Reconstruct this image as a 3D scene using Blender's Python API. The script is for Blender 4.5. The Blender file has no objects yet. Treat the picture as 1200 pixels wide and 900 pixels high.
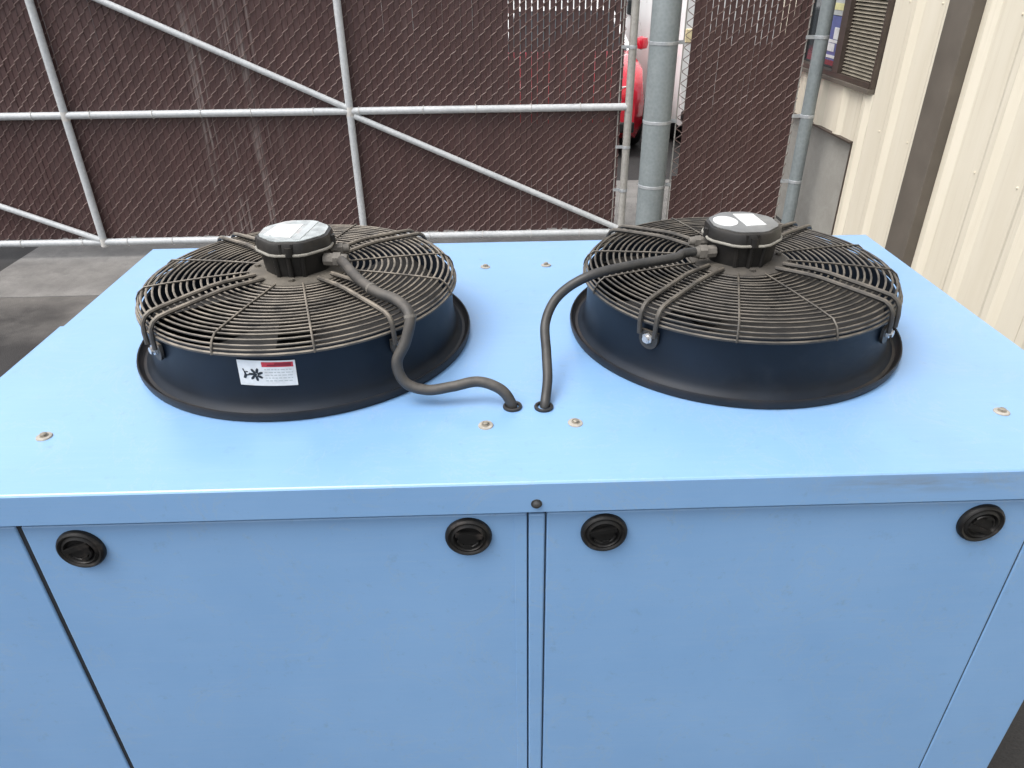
import bpy, bmesh, math, random
from mathutils import Vector, Matrix
random.seed(7)
R = math.radians
sc = bpy.context.scene
col = sc.collection
PI = math.pi

# ---------------------------------------------------------------- camera
cam = bpy.data.cameras.new("camera")
cam.sensor_width = 36.0
cam.lens = 36.0 * 844.574 / 1200.0
cam.clip_start = 0.02
cam.clip_end = 2000
cam_o = bpy.data.objects.new("camera", cam)
col.objects.link(cam_o)
M = Matrix(((0.99956, 0.02374, -0.01782), (-0.0274, 0.50703, -0.86149), (-0.01142, 0.8616, 0.50745)))
EYE = Vector((0, 0, 2.05))
cam_o.matrix_world = Matrix.Translation(EYE) @ M.to_4x4()
sc.camera = cam_o

# ---------------------------------------------------------------- sky and sun (bright overcast day)
SUN_EL, SUN_AZ = 62.0, -118.0          # azimuth from +Y towards +X: the sun stands behind the viewer, to the left
w = bpy.data.worlds.new("World")
sc.world = w
w.use_nodes = True
wn = w.node_tree.nodes
wl = w.node_tree.links
bg = wn["Background"]
sky = wn.new("ShaderNodeTexSky")
sky.sky_type = 'NISHITA'
sky.sun_disc = False
sky.sun_elevation = R(SUN_EL)
sky.sun_rotation = R(SUN_AZ)
sky.air_density = 1.0
sky.dust_density = 5.0
sky.ozone_density = 1.0
hs = wn.new("ShaderNodeHueSaturation")   # cloud cover takes the blue out of the sky
hs.inputs["Saturation"].default_value = 0.30
wl.new(sky.outputs[0], hs.inputs["Color"])
wl.new(hs.outputs[0], bg.inputs[0])
bg.inputs[1].default_value = 0.15
sun = bpy.data.lights.new("sun", 'SUN')
sun.energy = 0.5
sun.angle = R(40)
sun.color = (1.0, 0.97, 0.93)
sun_o = bpy.data.objects.new("sun", sun)
col.objects.link(sun_o)
sd = Vector((math.sin(R(SUN_AZ)) * math.cos(R(SUN_EL)), math.cos(R(SUN_AZ)) * math.cos(R(SUN_EL)), math.sin(R(SUN_EL))))
sun_o.rotation_euler = sd.to_track_quat('Z', 'Y').to_euler()
sun_o.location = (0, 0, 30)
vs = sc.view_settings
vs.view_transform = 'Standard'
vs.look = 'None'
vs.gamma = 1
vs.use_curve_mapping = False
vs.exposure = 0.96

# ---------------------------------------------------------------- helpers: materials
def new_mat(name):
    m = bpy.data.materials.new(name)
    m.use_nodes = True
    nt = m.node_tree
    return m, nt, nt.nodes["Principled BSDF"]

def node(nt, t, **kw):
    n = nt.nodes.new(t)
    for k, v in kw.items():
        setattr(n, k, v)
    return n

def noise(nt, vec, scale, detail=4.0, rough=0.55, dist=0.0):
    n = node(nt, "ShaderNodeTexNoise")
    n.inputs["Scale"].default_value = scale
    n.inputs["Detail"].default_value = detail
    n.inputs["Roughness"].default_value = rough
    n.inputs["Distortion"].default_value = dist
    nt.links.new(vec, n.inputs["Vector"])
    return n.outputs["Fac"]

def ramp(nt, fac, a, b, c0=(0, 0, 0, 1), c1=(1, 1, 1, 1)):
    n = node(nt, "ShaderNodeValToRGB")
    n.color_ramp.elements[0].position = a
    n.color_ramp.elements[1].position = b
    n.color_ramp.elements[0].color = c0
    n.color_ramp.elements[1].color = c1
    nt.links.new(fac, n.inputs[0])
    return n.outputs[0]

def mixc(nt, fac, a, b, mode='MIX'):
    n = node(nt, "ShaderNodeMix", data_type='RGBA', blend_type=mode)
    for sock, v in ((n.inputs[0], fac), (n.inputs[6], a), (n.inputs[7], b)):
        if hasattr(v, "links"):
            nt.links.new(v, sock)
        elif isinstance(v, (int, float)):
            sock.default_value = v
        else:
            sock.default_value = (*v[:3], 1)
    return n.outputs[2]

def mth(nt, op, a, b=0.0, clamp=False):
    n = node(nt, "ShaderNodeMath", operation=op, use_clamp=clamp)
    for i, v in enumerate((a, b)):
        if hasattr(v, "links"):
            nt.links.new(v, n.inputs[i])
        else:
            n.inputs[i].default_value = v
    return n.outputs[0]

def geo_pos(nt, scale=(1, 1, 1)):
    g = node(nt, "ShaderNodeNewGeometry")
    mp = node(nt, "ShaderNodeMapping")
    mp.inputs["Scale"].default_value = scale
    nt.links.new(g.outputs["Position"], mp.inputs[0])
    return mp.outputs[0]

def bump(nt, bsdf, h, strength=0.1, dist=0.002):
    b = node(nt, "ShaderNodeBump")
    b.inputs["Strength"].default_value = strength
    b.inputs["Distance"].default_value = dist
    nt.links.new(h, b.inputs["Height"])
    nt.links.new(b.outputs[0], bsdf.inputs["Normal"])

def mat(name, c, rough=0.5, metal=0.0, vary=0.15, scale=12.0, c2=None, amt=0.5, grain=0.05, gscale=120.0, dust=0.0, dustc=(0.2, 0.17, 0.13), spec=0.5, emit=0, coat=0.0):
    """base colour with two scales of variation, an optional second colour in patches and dust settled on upward faces"""
    m, nt, b = new_mat(name)
    p = geo_pos(nt)
    n1 = noise(nt, p, scale)
    n2 = noise(nt, p, gscale, 3)
    base = mixc(nt, ramp(nt, n1, 0.3, 0.7), [x * (1 - vary) for x in c], [min(1, x * (1 + vary)) for x in c])
    if c2:
        n3 = noise(nt, p, scale * 0.45, 6, 0.65)
        base = mixc(nt, mth(nt, 'MULTIPLY', ramp(nt, n3, 0.52, 0.66), amt), base, c2)
    if dust:
        g = node(nt, "ShaderNodeNewGeometry")
        sp = node(nt, "ShaderNodeSeparateXYZ")
        nt.links.new(g.outputs["Normal"], sp.inputs[0])
        up = mth(nt, 'ADD', mth(nt, 'MULTIPLY', sp.outputs[2], 0.8), 0.2, True)
        f = mth(nt, 'MULTIPLY', up, ramp(nt, noise(nt, p, 25, 5, 0.6), 0.25, 0.6))
        base = mixc(nt, mth(nt, 'MULTIPLY', f, dust), base, dustc)
    nt.links.new(base, b.inputs["Base Color"])
    rr = mth(nt, 'ADD', rough - 0.08, mth(nt, 'MULTIPLY', n1, 0.16))
    nt.links.new(rr, b.inputs["Roughness"])
    b.inputs["Metallic"].default_value = metal
    b.inputs["Specular IOR Level"].default_value = spec
    b.inputs["Coat Weight"].default_value = coat
    if grain:
        bump(nt, b, n2, grain, 0.002)
    if emit:
        b.inputs["Emission Color"].default_value = (*c, 1)
        b.inputs["Emission Strength"].default_value = emit
    return m

def mat_blue():
    m, nt, b = new_mat("blue_paint")
    p = geo_pos(nt)
    n1 = noise(nt, p, 3.2, 5, 0.6)
    base = mixc(nt, ramp(nt, n1, 0.3, 0.72), (0.196, 0.374, 0.645), (0.222, 0.406, 0.680))
    # faint brushed wiping marks
    n2 = noise(nt, geo_pos(nt, (3, 40, 40)), 2.0, 6, 0.7, 0.6)
    base = mixc(nt, mth(nt, 'MULTIPLY', ramp(nt, n2, 0.48, 0.75), 0.22), base, (0.30, 0.45, 0.68))
    # chalky water marks
    n3 = noise(nt, p, 5.0, 8, 0.7, 1.2)
    band = mth(nt, 'SUBTRACT', 1.0, mth(nt, 'MULTIPLY', mth(nt, 'ABSOLUTE', mth(nt, 'SUBTRACT', n3, 0.56)), 70.0), True)
    base = mixc(nt, mth(nt, 'MULTIPLY', band, 0.26), base, (0.34, 0.43, 0.52))
    # grime specks and smudges
    n4 = noise(nt, p, 38, 6, 0.7)
    base = mixc(nt, mth(nt, 'MULTIPLY', ramp(nt, n4, 0.60, 0.78), 0.34), base, (0.12, 0.17, 0.22))
    n5 = noise(nt, p, 260, 2, 0.5)
    base = mixc(nt, mth(nt, 'MULTIPLY', ramp(nt, n5, 0.70, 0.78), 0.35), base, (0.13, 0.17, 0.21))
    # brownish smear, strongest on the lip at the right
    g = node(nt, "ShaderNodeNewGeometry")
    sp = node(nt, "ShaderNodeSeparateXYZ")
    nt.links.new(g.outputs["Position"], sp.inputs[0])
    fz = mth(nt, 'SUBTRACT', 1.0, mth(nt, 'MULTIPLY', mth(nt, 'ABSOLUTE', mth(nt, 'SUBTRACT', sp.outputs[2], 1.277)), 40.0), True)
    fx = mth(nt, 'SUBTRACT', 1.0, mth(nt, 'MULTIPLY', mth(nt, 'ABSOLUTE', mth(nt, 'SUBTRACT', sp.outputs[0], 0.74)), 3.6), True)
    sm = mth(nt, 'MULTIPLY', mth(nt, 'MULTIPLY', fz, fx), ramp(nt, noise(nt, geo_pos(nt, (6, 6, 40)), 2.0, 5), 0.35, 0.6))
    base = mixc(nt, mth(nt, 'MULTIPLY', sm, 0.75), base, (0.20, 0.23, 0.26))
    nt.links.new(base, b.inputs["Base Color"])
    nt.links.new(mth(nt, 'ADD', 0.20, mth(nt, 'MULTIPLY', n1, 0.30)), b.inputs["Roughness"])
    b.inputs["Specular IOR Level"].default_value = 0.7
    b.inputs["Coat Weight"].default_value = 0.55
    b.inputs["Coat Roughness"].default_value = 0.30
    # fine scratches in two directions
    for sc_, rot in (((2, 90, 90), 0), ((70, 3, 70), 0)):
        ns = noise(nt, geo_pos(nt, sc_), 3.0, 3, 0.6)
        ln = mth(nt, 'SUBTRACT', 1.0, mth(nt, 'MULTIPLY', mth(nt, 'ABSOLUTE', mth(nt, 'SUBTRACT', ns, 0.68)), 90.0), True)
        base = mixc(nt, mth(nt, 'MULTIPLY', ln, 0.42), base, (0.36, 0.48, 0.62))
    nt.links.new(base, b.inputs["Base Color"])
    bump(nt, b, mth(nt, 'ADD', noise(nt, p, 420, 2), mth(nt, 'MULTIPLY', noise(nt, p, 3.0, 1), 16.0)), 0.09, 0.002)
    return m

def mat_galv(name, lo, hi, rough=0.45, metal=0.35, rust=0.12):
    m, nt, b = new_mat(name)
    p = geo_pos(nt)
    v = node(nt, "ShaderNodeTexVoronoi")
    v.inputs["Scale"].default_value = 45
    nt.links.new(p, v.inputs["Vector"])
    n1 = noise(nt, p, 7, 5, 0.6)
    f = mth(nt, 'ADD', mth(nt, 'MULTIPLY', v.outputs["Distance"], 0.4), mth(nt, 'MULTIPLY', n1, 0.75))
    base = mixc(nt, ramp(nt, f, 0.3, 0.85), lo, hi)
    n2 = noise(nt, geo_pos(nt, (20, 20, 3)), 1.5, 6, 0.7)
    base = mixc(nt, mth(nt, 'MULTIPLY', ramp(nt, n2, 0.58, 0.72), rust), base, (0.16, 0.09, 0.045))
    n3 = noise(nt, p, 30, 4, 0.7)
    base = mixc(nt, mth(nt, 'MULTIPLY', ramp(nt, n3, 0.6, 0.75), 0.3), base, [x * 0.5 for x in lo])
    nt.links.new(base, b.inputs["Base Color"])
    b.inputs["Roughness"].default_value = rough
    b.inputs["Metallic"].default_value = metal
    bump(nt, b, n3, 0.08, 0.002)
    return m

def mat_slat():
    m, nt, b = new_mat("brown_slat")
    p = geo_pos(nt)
    oi = node(nt, "ShaderNodeObjectInfo")
    n1 = noise(nt, geo_pos(nt, (14, 14, 1.2)), 1.6, 6, 0.65)
    base = mixc(nt, ramp(nt, n1, 0.3, 0.75), (0.056, 0.026, 0.025), (0.092, 0.048, 0.045))
    base = mixc(nt, mth(nt, 'MULTIPLY', oi.outputs["Random"], 0.55), base, (0.072, 0.040, 0.038))
    # dried white run marks that start at the mid rail and above, on the left leaf of the gate
    g = node(nt, "ShaderNodeNewGeometry")
    sp = node(nt, "ShaderNodeSeparateXYZ")
    nt.links.new(g.outputs["Position"], sp.inputs[0])
    fx = mth(nt, 'SUBTRACT', 1.0, mth(nt, 'MULTIPLY', mth(nt, 'ABSOLUTE', mth(nt, 'ADD', sp.outputs[0], 1.95)), 2.0), True)
    st = noise(nt, geo_pos(nt, (38, 1, 0.7)), 1.0, 5, 0.7)
    st2 = noise(nt, geo_pos(nt, (9, 1, 2.5)), 1.0, 3, 0.6)
    run = mth(nt, 'MULTIPLY', mth(nt, 'MULTIPLY', fx, ramp(nt, st, 0.53, 0.64)), ramp(nt, st2, 0.38, 0.6))
    base = mixc(nt, mth(nt, 'MULTIPLY', run, 0.85), base, (0.34, 0.30, 0.28))
    n2 = noise(nt, geo_pos(nt, (50, 50, 2)), 1.0, 4, 0.7)
    base = mixc(nt, mth(nt, 'MULTIPLY', ramp(nt, n2, 0.56, 0.72), 0.28), base, (0.17, 0.13, 0.12))
    nt.links.new(base, b.inputs["Base Color"])
    b.inputs["Roughness"].default_value = 0.5
    bump(nt, b, noise(nt, p, 90, 3), 0.1, 0.002)
    return m

def mat_cream():
    m, nt, b = new_mat("cream_cladding_paint")
    p = geo_pos(nt)
    n1 = noise(nt, geo_pos(nt, (5, 5, 0.8)), 1.4, 5, 0.6)
    base = mixc(nt, ramp(nt, n1, 0.3, 0.75), (0.66, 0.605, 0.485), (0.73, 0.68, 0.565))
    n2 = noise(nt, geo_pos(nt, (30, 30, 1.0)), 1.0, 6, 0.7)
    base = mixc(nt, mth(nt, 'MULTIPLY', ramp(nt, n2, 0.55, 0.75), 0.35), base, (0.46, 0.40, 0.29))
    n3 = noise(nt, p, 40, 5, 0.7)
    base = mixc(nt, mth(nt, 'MULTIPLY', ramp(nt, n3, 0.66, 0.78), 0.3), base, (0.34, 0.30, 0.24))
    nt.links.new(base, b.inputs["Base Color"])
    b.inputs["Roughness"].default_value = 0.5
    bump(nt, b, noise(nt, p, 6, 3), 0.05, 0.01)
    return m

def mat_ground(name, lo, hi, patch, pa, rough=0.85, scale=2.0, agg=160, crack=True):
    m, nt, b = new_mat(name)
    p = geo_pos(nt)
    n1 = noise(nt, p, scale, 6, 0.65)
    base = mixc(nt, ramp(nt, n1, 0.3, 0.72), lo, hi)
    n2 = noise(nt, p, scale * 1.7, 7, 0.7, 0.8)
    base = mixc(nt, mth(nt, 'MULTIPLY', ramp(nt, n2, 0.50, 0.68), pa), base, patch)
    v = node(nt, "ShaderNodeTexVoronoi")
    v.inputs["Scale"].default_value = agg
    nt.links.new(p, v.inputs["Vector"])
    base = mixc(nt, 0.25, base, mixc(nt, v.outputs["Distance"], [x * 0.6 for x in lo], [min(1, x * 1.5) for x in hi]))
    nt.links.new(base, b.inputs["Base Color"])
    nt.links.new(mth(nt, 'SUBTRACT', rough, mth(nt, 'MULTIPLY', ramp(nt, n2, 0.45, 0.65), 0.15)), b.inputs["Roughness"])
    bump(nt, b, mth(nt, 'ADD', v.outputs["Distance"], n1), 0.35, 0.006)
    return m

BLUE = mat_blue()
GAP = mat("dark_gap_shade", (0.012, 0.016, 0.022), 0.8)  # near-black paints in the shade inside panel gaps and fan wells
BLACK = mat("black_plastic", (0.013, 0.013, 0.014), 0.42, vary=0.3, scale=30, dust=0.25, dustc=(0.10, 0.09, 0.08))
LATCHM = mat("latch_black", (0.008, 0.008, 0.008), 0.48, vary=0.3, scale=60, c2=(0.045, 0.038, 0.034), amt=0.7, spec=0.35)
NAVY = mat("navy_black_enamel", (0.005, 0.010, 0.019), 0.5, spec=0.3, vary=0.3, scale=10, c2=(0.025, 0.03, 0.036), amt=0.35, gscale=60)
FLANGE = mat("flange_black", (0.008, 0.010, 0.014), 0.50, vary=0.3, scale=16, dust=0.45, dustc=(0.040, 0.032, 0.026), c2=(0.055, 0.033, 0.022), amt=0.35, spec=0.35)
WIRE_DUSTY = mat("dusty_guard_wire", (0.030, 0.028, 0.026), 0.55, vary=0.25, scale=14, dust=1.0, dustc=(0.255, 0.222, 0.178))
WIRE_DARK = mat("dark_guard_wire", (0.018, 0.018, 0.018), 0.48, vary=0.25, scale=14, dust=0.85, dustc=(0.165, 0.145, 0.118))
DUSTY = mat("dusty_grey_casting", (0.11, 0.098, 0.080), 0.8, vary=0.3, scale=22, c2=(0.17, 0.15, 0.12), amt=0.5, gscale=90, grain=0.2)
DUSTY2 = mat("dark_dusty_casting", (0.060, 0.054, 0.046), 0.8, vary=0.3, scale=22, c2=(0.13, 0.115, 0.09), amt=0.5, gscale=90, grain=0.2)
BLADE = mat("fan_blade_black", (0.012, 0.012, 0.012), 0.6, vary=0.3, scale=12, dust=0.5, dustc=(0.045, 0.039, 0.032))
BOXM = mat("terminal_box_black", (0.010, 0.010, 0.010), 0.40, vary=0.3, scale=30, dust=0.4, dustc=(0.08, 0.07, 0.058), c2=(0.035, 0.031, 0.027), amt=0.4, spec=0.4)
LIDM = mat("dusty_sky_sheen_lid", (0.16, 0.165, 0.165), 0.32, vary=0.15, scale=20, c2=(0.27, 0.27, 0.26), amt=0.5)  # dusty black plastic; the grey also paints in the sky's reflection
LIDW = mat("pale_box_lid", (0.34, 0.37, 0.37), 0.45, vary=0.3, scale=40, c2=(0.56, 0.50, 0.48), amt=0.6)
RIMM = mat("pale_dust_rim", (0.26, 0.25, 0.22), 0.7, vary=0.25, scale=40)
STICK = mat("white_sticker", (0.70, 0.72, 0.72), 0.4, vary=0.08, scale=60, grain=0, c2=(0.50, 0.48, 0.45), amt=0.5)
STICKR = mat("red_print", (0.50, 0.035, 0.05), 0.4, vary=0.2, scale=90, grain=0)
STICKD = mat("dark_red_print", (0.20, 0.008, 0.016), 0.4, vary=0.2, scale=90, grain=0)
STICKK = mat("black_print", (0.012, 0.014, 0.016), 0.4, grain=0)
STICKG = mat("grey_print", (0.42, 0.45, 0.45), 0.4, grain=0)
CONDUIT = mat("dusty_rubber_conduit", (0.030, 0.030, 0.030), 0.55, vary=0.2, scale=18, dust=0.85, dustc=(0.115, 0.102, 0.086))
CONDUIT2 = mat("black_rubber_conduit", (0.022, 0.023, 0.024), 0.48, vary=0.2, scale=18, dust=0.5, dustc=(0.085, 0.078, 0.068))
GLAND = mat("dusty_cable_gland", (0.13, 0.12, 0.105), 0.7, vary=0.25, scale=60)
SCREW = mat("weathered_zinc", (0.30, 0.27, 0.22), 0.5, metal=0.4, vary=0.3, scale=200, c2=(0.12, 0.08, 0.05), amt=0.8)
WASHER = mat("cream_seal_washer", (0.36, 0.34, 0.30), 0.7, vary=0.2, scale=120, c2=(0.22, 0.20, 0.17), amt=0.7)
BOLT = mat("bright_bolt", (0.55, 0.55, 0.55), 0.3, metal=0.7, vary=0.2, scale=200)
GREYBOLT = mat("dark_bolt", (0.07, 0.07, 0.07), 0.5, metal=0.4, vary=0.2, scale=200)
GALV = mat_galv("galvanised_frame", (0.43, 0.455, 0.47), (0.58, 0.60, 0.61), 0.5, 0.08)
GALVW = mat_galv("weld_paint", (0.50, 0.49, 0.47), (0.66, 0.64, 0.61), 0.6, 0.05, 0.3)
GALVR = mat_galv("weathered_stile", (0.30, 0.29, 0.27), (0.43, 0.42, 0.39), 0.55, 0.2, 0.5)
POSTM = mat_galv("grey_post_metal", (0.185, 0.215, 0.222), (0.250, 0.283, 0.290), 0.5, 0.1, 0.05)
BANDM = mat_galv("band_metal", (0.38, 0.41, 0.43), (0.52, 0.54, 0.56), 0.4, 0.4, 0.05)
SLAT = mat_slat()
LINK = mat("brown_coated_wire", (0.185, 0.130, 0.116), 0.5, vary=0.3, scale=6, c2=(0.27, 0.21, 0.19), amt=0.5, grain=0)
CREAM = mat_cream()
BROWN = mat("brown_trim", (0.122, 0.106, 0.088), 0.6, vary=0.14, scale=4, c2=(0.105, 0.09, 0.074), amt=0.4, spec=0.3)
DKBROWN = mat("dark_brown_frame", (0.060, 0.045, 0.036), 0.5, vary=0.2, scale=14)
SLATW = mat("window_slat_taupe", (0.24, 0.215, 0.17), 0.5, vary=0.2, scale=12)
CONC = mat_ground("concrete", (0.115, 0.110, 0.105), (0.245, 0.238, 0.225), (0.085, 0.080, 0.078), 0.75, scale=3.2, agg=220)
def mat_wet():
    """old slab, pale at its far edge, soaked dark in a ragged patch round the unit"""
    m, nt, b = new_mat("soaked_concrete")
    p = geo_pos(nt)
    g = node(nt, "ShaderNodeSeparateXYZ")
    nt.links.new(p, g.inputs[0])
    n1 = noise(nt, p, 1.2, 6, 0.65)
    n2 = noise(nt, p, 5.0, 6, 0.7, 0.6)
    base = mixc(nt, ramp(nt, n2, 0.3, 0.72), (0.105, 0.098, 0.092), (0.175, 0.165, 0.152))
    e = mth(nt, 'ADD', mth(nt, 'MULTIPLY', g.outputs[1], 0.9), mth(nt, 'ADD', mth(nt, 'MULTIPLY', n1, 1.8), mth(nt, 'MULTIPLY', g.outputs[0], 0.30)))
    wet = ramp(nt, mth(nt, 'MULTIPLY', mth(nt, 'SUBTRACT', 4.20, e), 1.5), 0.0, 0.75)
    base = mixc(nt, mth(nt, 'MULTIPLY', wet, 0.92), base, mixc(nt, n2, (0.010, 0.0095, 0.010), (0.026, 0.024, 0.024)))
    v = node(nt, "ShaderNodeTexVoronoi")
    v.inputs["Scale"].default_value = 170
    nt.links.new(p, v.inputs["Vector"])
    base = mixc(nt, 0.18, base, mixc(nt, v.outputs["Distance"], (0.03, 0.03, 0.03), (0.25, 0.24, 0.23)), 'OVERLAY')
    nt.links.new(base, b.inputs["Base Color"])
    nt.links.new(mth(nt, 'SUBTRACT', 0.85, mth(nt, 'MULTIPLY', wet, 0.30)), b.inputs["Roughness"])
    bump(nt, b, mth(nt, 'ADD', v.outputs["Distance"], n2), 0.35, 0.006)
    return m
WETC = mat_wet()
FOUND = mat_ground("foundation_grey", (0.26, 0.25, 0.225), (0.33, 0.32, 0.29), (0.37, 0.36, 0.33), 0.5, scale=4, agg=300)
ASPH = mat_ground("asphalt", (0.016, 0.0155, 0.016), (0.034, 0.032, 0.031), (0.011, 0.011, 0.012), 0.7, scale=1.1, agg=120)
GLASS = mat("dark_glass", (0.02, 0.025, 0.028), 0.08, vary=0.1, scale=3, grain=0, spec=0.8)
CARRED = mat("red_car_paint", (0.52, 0.012, 0.030), 0.22, vary=0.05, scale=3, grain=0, coat=0.8)
WHITEP = mat("white_van_paint", (0.80, 0.81, 0.80), 0.3, vary=0.04, scale=3, grain=0.01, coat=0.4)
TYRE = mat("tyre_rubber", (0.018, 0.018, 0.018), 0.85, scale=30)
RIM = mat("wheel_alloy", (0.45, 0.45, 0.46), 0.3, metal=0.8, scale=20)
LAMP = mat("clear_lamp", (0.75, 0.76, 0.76), 0.12, scale=20, grain=0)
AMBER = mat("amber_lamp", (0.72, 0.62, 0.38), 0.2, scale=20, grain=0)
WARE = mat("white_render", (0.78, 0.79, 0.78), 0.6, vary=0.05, scale=1.0)
ROOFG = mat("grey_roof", (0.25, 0.25, 0.26), 0.6)
YELP = mat("yellow_print", (0.66, 0.64, 0.33), 0.5, grain=0)
BLUP = mat("blue_print", (0.09, 0.12, 0.30), 0.4, grain=0)

# ---------------------------------------------------------------- helpers: meshes
class MB:
    def __init__(s):
        s.v, s.f = [], []
    def add(s, vs, fs):
        o = len(s.v)
        s.v += [tuple(v) for v in vs]
        s.f += [tuple(i + o for i in f) for f in fs]
        return s
    def box(s, a, b):
        (x0, y0, z0), (x1, y1, z1) = a, b
        return s.add([(x0, y0, z0), (x1, y0, z0), (x1, y1, z0), (x0, y1, z0), (x0, y0, z1), (x1, y0, z1), (x1, y1, z1), (x0, y1, z1)],
                     [(3, 2, 1, 0), (4, 5, 6, 7), (0, 1, 5, 4), (1, 2, 6, 5), (2, 3, 7, 6), (3, 0, 4, 7)])
    def tube(s, pts, r, n=8, cap=True, closed=False):
        pts = [Vector(p) for p in pts]
        N = len(pts)
        rr = r if isinstance(r, (list, tuple)) else [r] * N
        o = len(s.v)
        up = None
        for i in range(N):
            a = pts[(i - 1) % N] if (i > 0 or closed) else pts[0]
            b = pts[(i + 1) % N] if (i < N - 1 or closed) else pts[-1]
            t = (b - a).normalized()
            if up is None:
                up = Vector((0, 0, 1)) if abs(t.z) < 0.9 else Vector((1, 0, 0))
            u = (up - t * up.dot(t))
            if u.length < 1e-5:
                u = t.orthogonal()
            u.normalize()
            up = u
            v = t.cross(u)
            for k in range(n):
                q = 2 * PI * k / n
                s.v.append(tuple(pts[i] + (u * math.cos(q) + v * math.sin(q)) * rr[i]))
        for i in range(N if closed else N - 1):
            j = (i + 1) % N
            for k in range(n):
                l = (k + 1) % n
                s.f.append((o + i * n + k, o + i * n + l, o + j * n + l, o + j * n + k))
        if cap and not closed:
            s.f.append(tuple(o + k for k in reversed(range(n))))
            s.f.append(tuple(o + (N - 1) * n + k for k in range(n)))
        return s
    def cyl(s, a, b, r, n=16, r2=None):
        return s.tube([a, b], [r, r if r2 is None else r2], n)
    def lathe(s, prof, c=(0, 0, 0), n=64, axis='Z', close=False):
        """prof: (r, h) list; axis Z turns about z, Y about -y (towards the viewer)"""
        o = len(s.v)
        for r, h in prof:
            for k in range(n):
                q = 2 * PI * k / n
                if axis == 'Z':
                    s.v.append((c[0] + r * math.cos(q), c[1] + r * math.sin(q), c[2] + h))
                else:
                    s.v.append((c[0] + r * math.cos(q), c[1] - h, c[2] + r * math.sin(q)))
        m = len(prof)
        for i in range(m if close else m - 1):
            j = (i + 1) % m
            for k in range(n):
                l = (k + 1) % n
                s.f.append((o + i * n + k, o + i * n + l, o + j * n + l, o + j * n + k))
        return s
    def prism(s, poly, z0, z1):
        n = len(poly)
        return s.add([(x, y, z0) for x, y in poly] + [(x, y, z1) for x, y in poly],
                     [tuple(reversed(range(n))), tuple(range(n, 2 * n))] + [(i, (i + 1) % n, n + (i + 1) % n, n + i) for i in range(n)])
    def build(s, name, m, parent=None, smooth=False, bevel=0, loc=None):
        me = bpy.data.meshes.new(name)
        me.from_pydata(s.v, [], s.f)
        bm = bmesh.new()
        bm.from_mesh(me)
        bmesh.ops.recalc_face_normals(bm, faces=bm.faces[:])
        bm.to_mesh(me)
        bm.free()
        me.materials.append(m)
        if smooth:
            me.polygons.foreach_set("use_smooth", [True] * len(me.polygons))
            try:
                me.set_sharp_from_angle(angle=R(40))
            except Exception:
                pass
        o = bpy.data.objects.new(name, me)
        col.objects.link(o)
        if parent:
            o.parent = parent
        if loc:
            o.location = loc
        if bevel:
            b = o.modifiers.new("bevel", 'BEVEL')
            b.width = bevel
            b.segments = 2
            b.limit_method = 'ANGLE'
        return o

def tag(o, label=None, cat=None, group=None, kind=None):
    if label: o["label"] = label
    if cat: o["category"] = cat
    if group: o["group"] = group
    if kind: o["kind"] = kind
    return o

def empty(name, loc, label, cat, group=None):
    o = bpy.data.objects.new(name, None)
    o.location = loc
    o.empty_display_size = 0.2
    col.objects.link(o)
    tag(o, label, cat, group)
    bpy.context.view_layer.update()
    return o

def copy(o, parent, loc=None, name=None):
    c = o.copy()
    col.objects.link(c)
    c.parent = parent
    if loc is not None:
        c.location = loc
    return c

def smooth_path(ctrl, per=10):
    P = [Vector(p) for p in ctrl]
    out = []
    n = len(P)
    for i in range(n - 1):
        a, b, c, d = P[max(i - 1, 0)], P[i], P[i + 1], P[min(i + 2, n - 1)]
        for k in range(per):
            t = k / per
            out.append(0.5 * ((2 * b) + (c - a) * t + (2 * a - 5 * b + 4 * c - d) * t * t + (3 * b - a - 3 * c + d) * t ** 3))
    out.append(P[-1])
    return out

# ---------------------------------------------------------------- setting: ground
S = 300
tag(MB().add([(-S, -S, 0), (S, -S, 0), (S, S, 0), (-S, S, 0)], [(0, 1, 2, 3)]).build("asphalt_ground", ASPH), kind='structure')
b = MB().box((-3.86, 4.87, -0.10), (2.545, 7.7, 0.006))
tag(b.build("concrete_pavement", CONC, bevel=0.004), kind='structure')
b = MB().box((-5.2, 2.6, -0.10), (2.545, 4.862, 0.004))
tag(b.build("concrete_pavement", WETC, bevel=0.004), kind='structure')

# ================================================================ CHILLER
T = 1.30
chiller = empty("chiller_unit", (0.05, 1.545, 0), "light blue painted metal cooling unit with two black fans on its top", "chiller")
CO = Vector(chiller.location)
class CM(MB):
    """mesh given in world metres, linked under the chiller"""
    def build(s, name, m, parent=None, **kw):
        p = parent or chiller
        off = CO if p is chiller else CO + Vector(p.location)
        s.v = [tuple(Vector(v) - off) for v in s.v]
        return MB.build(s, name, m, p, **kw)

X0, X1, Y0, Y1 = -1.047, 1.150, 0.953, 2.136
FC = [(-0.434, 1.518), (0.540, 1.518)]
HR = 0.340
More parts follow.
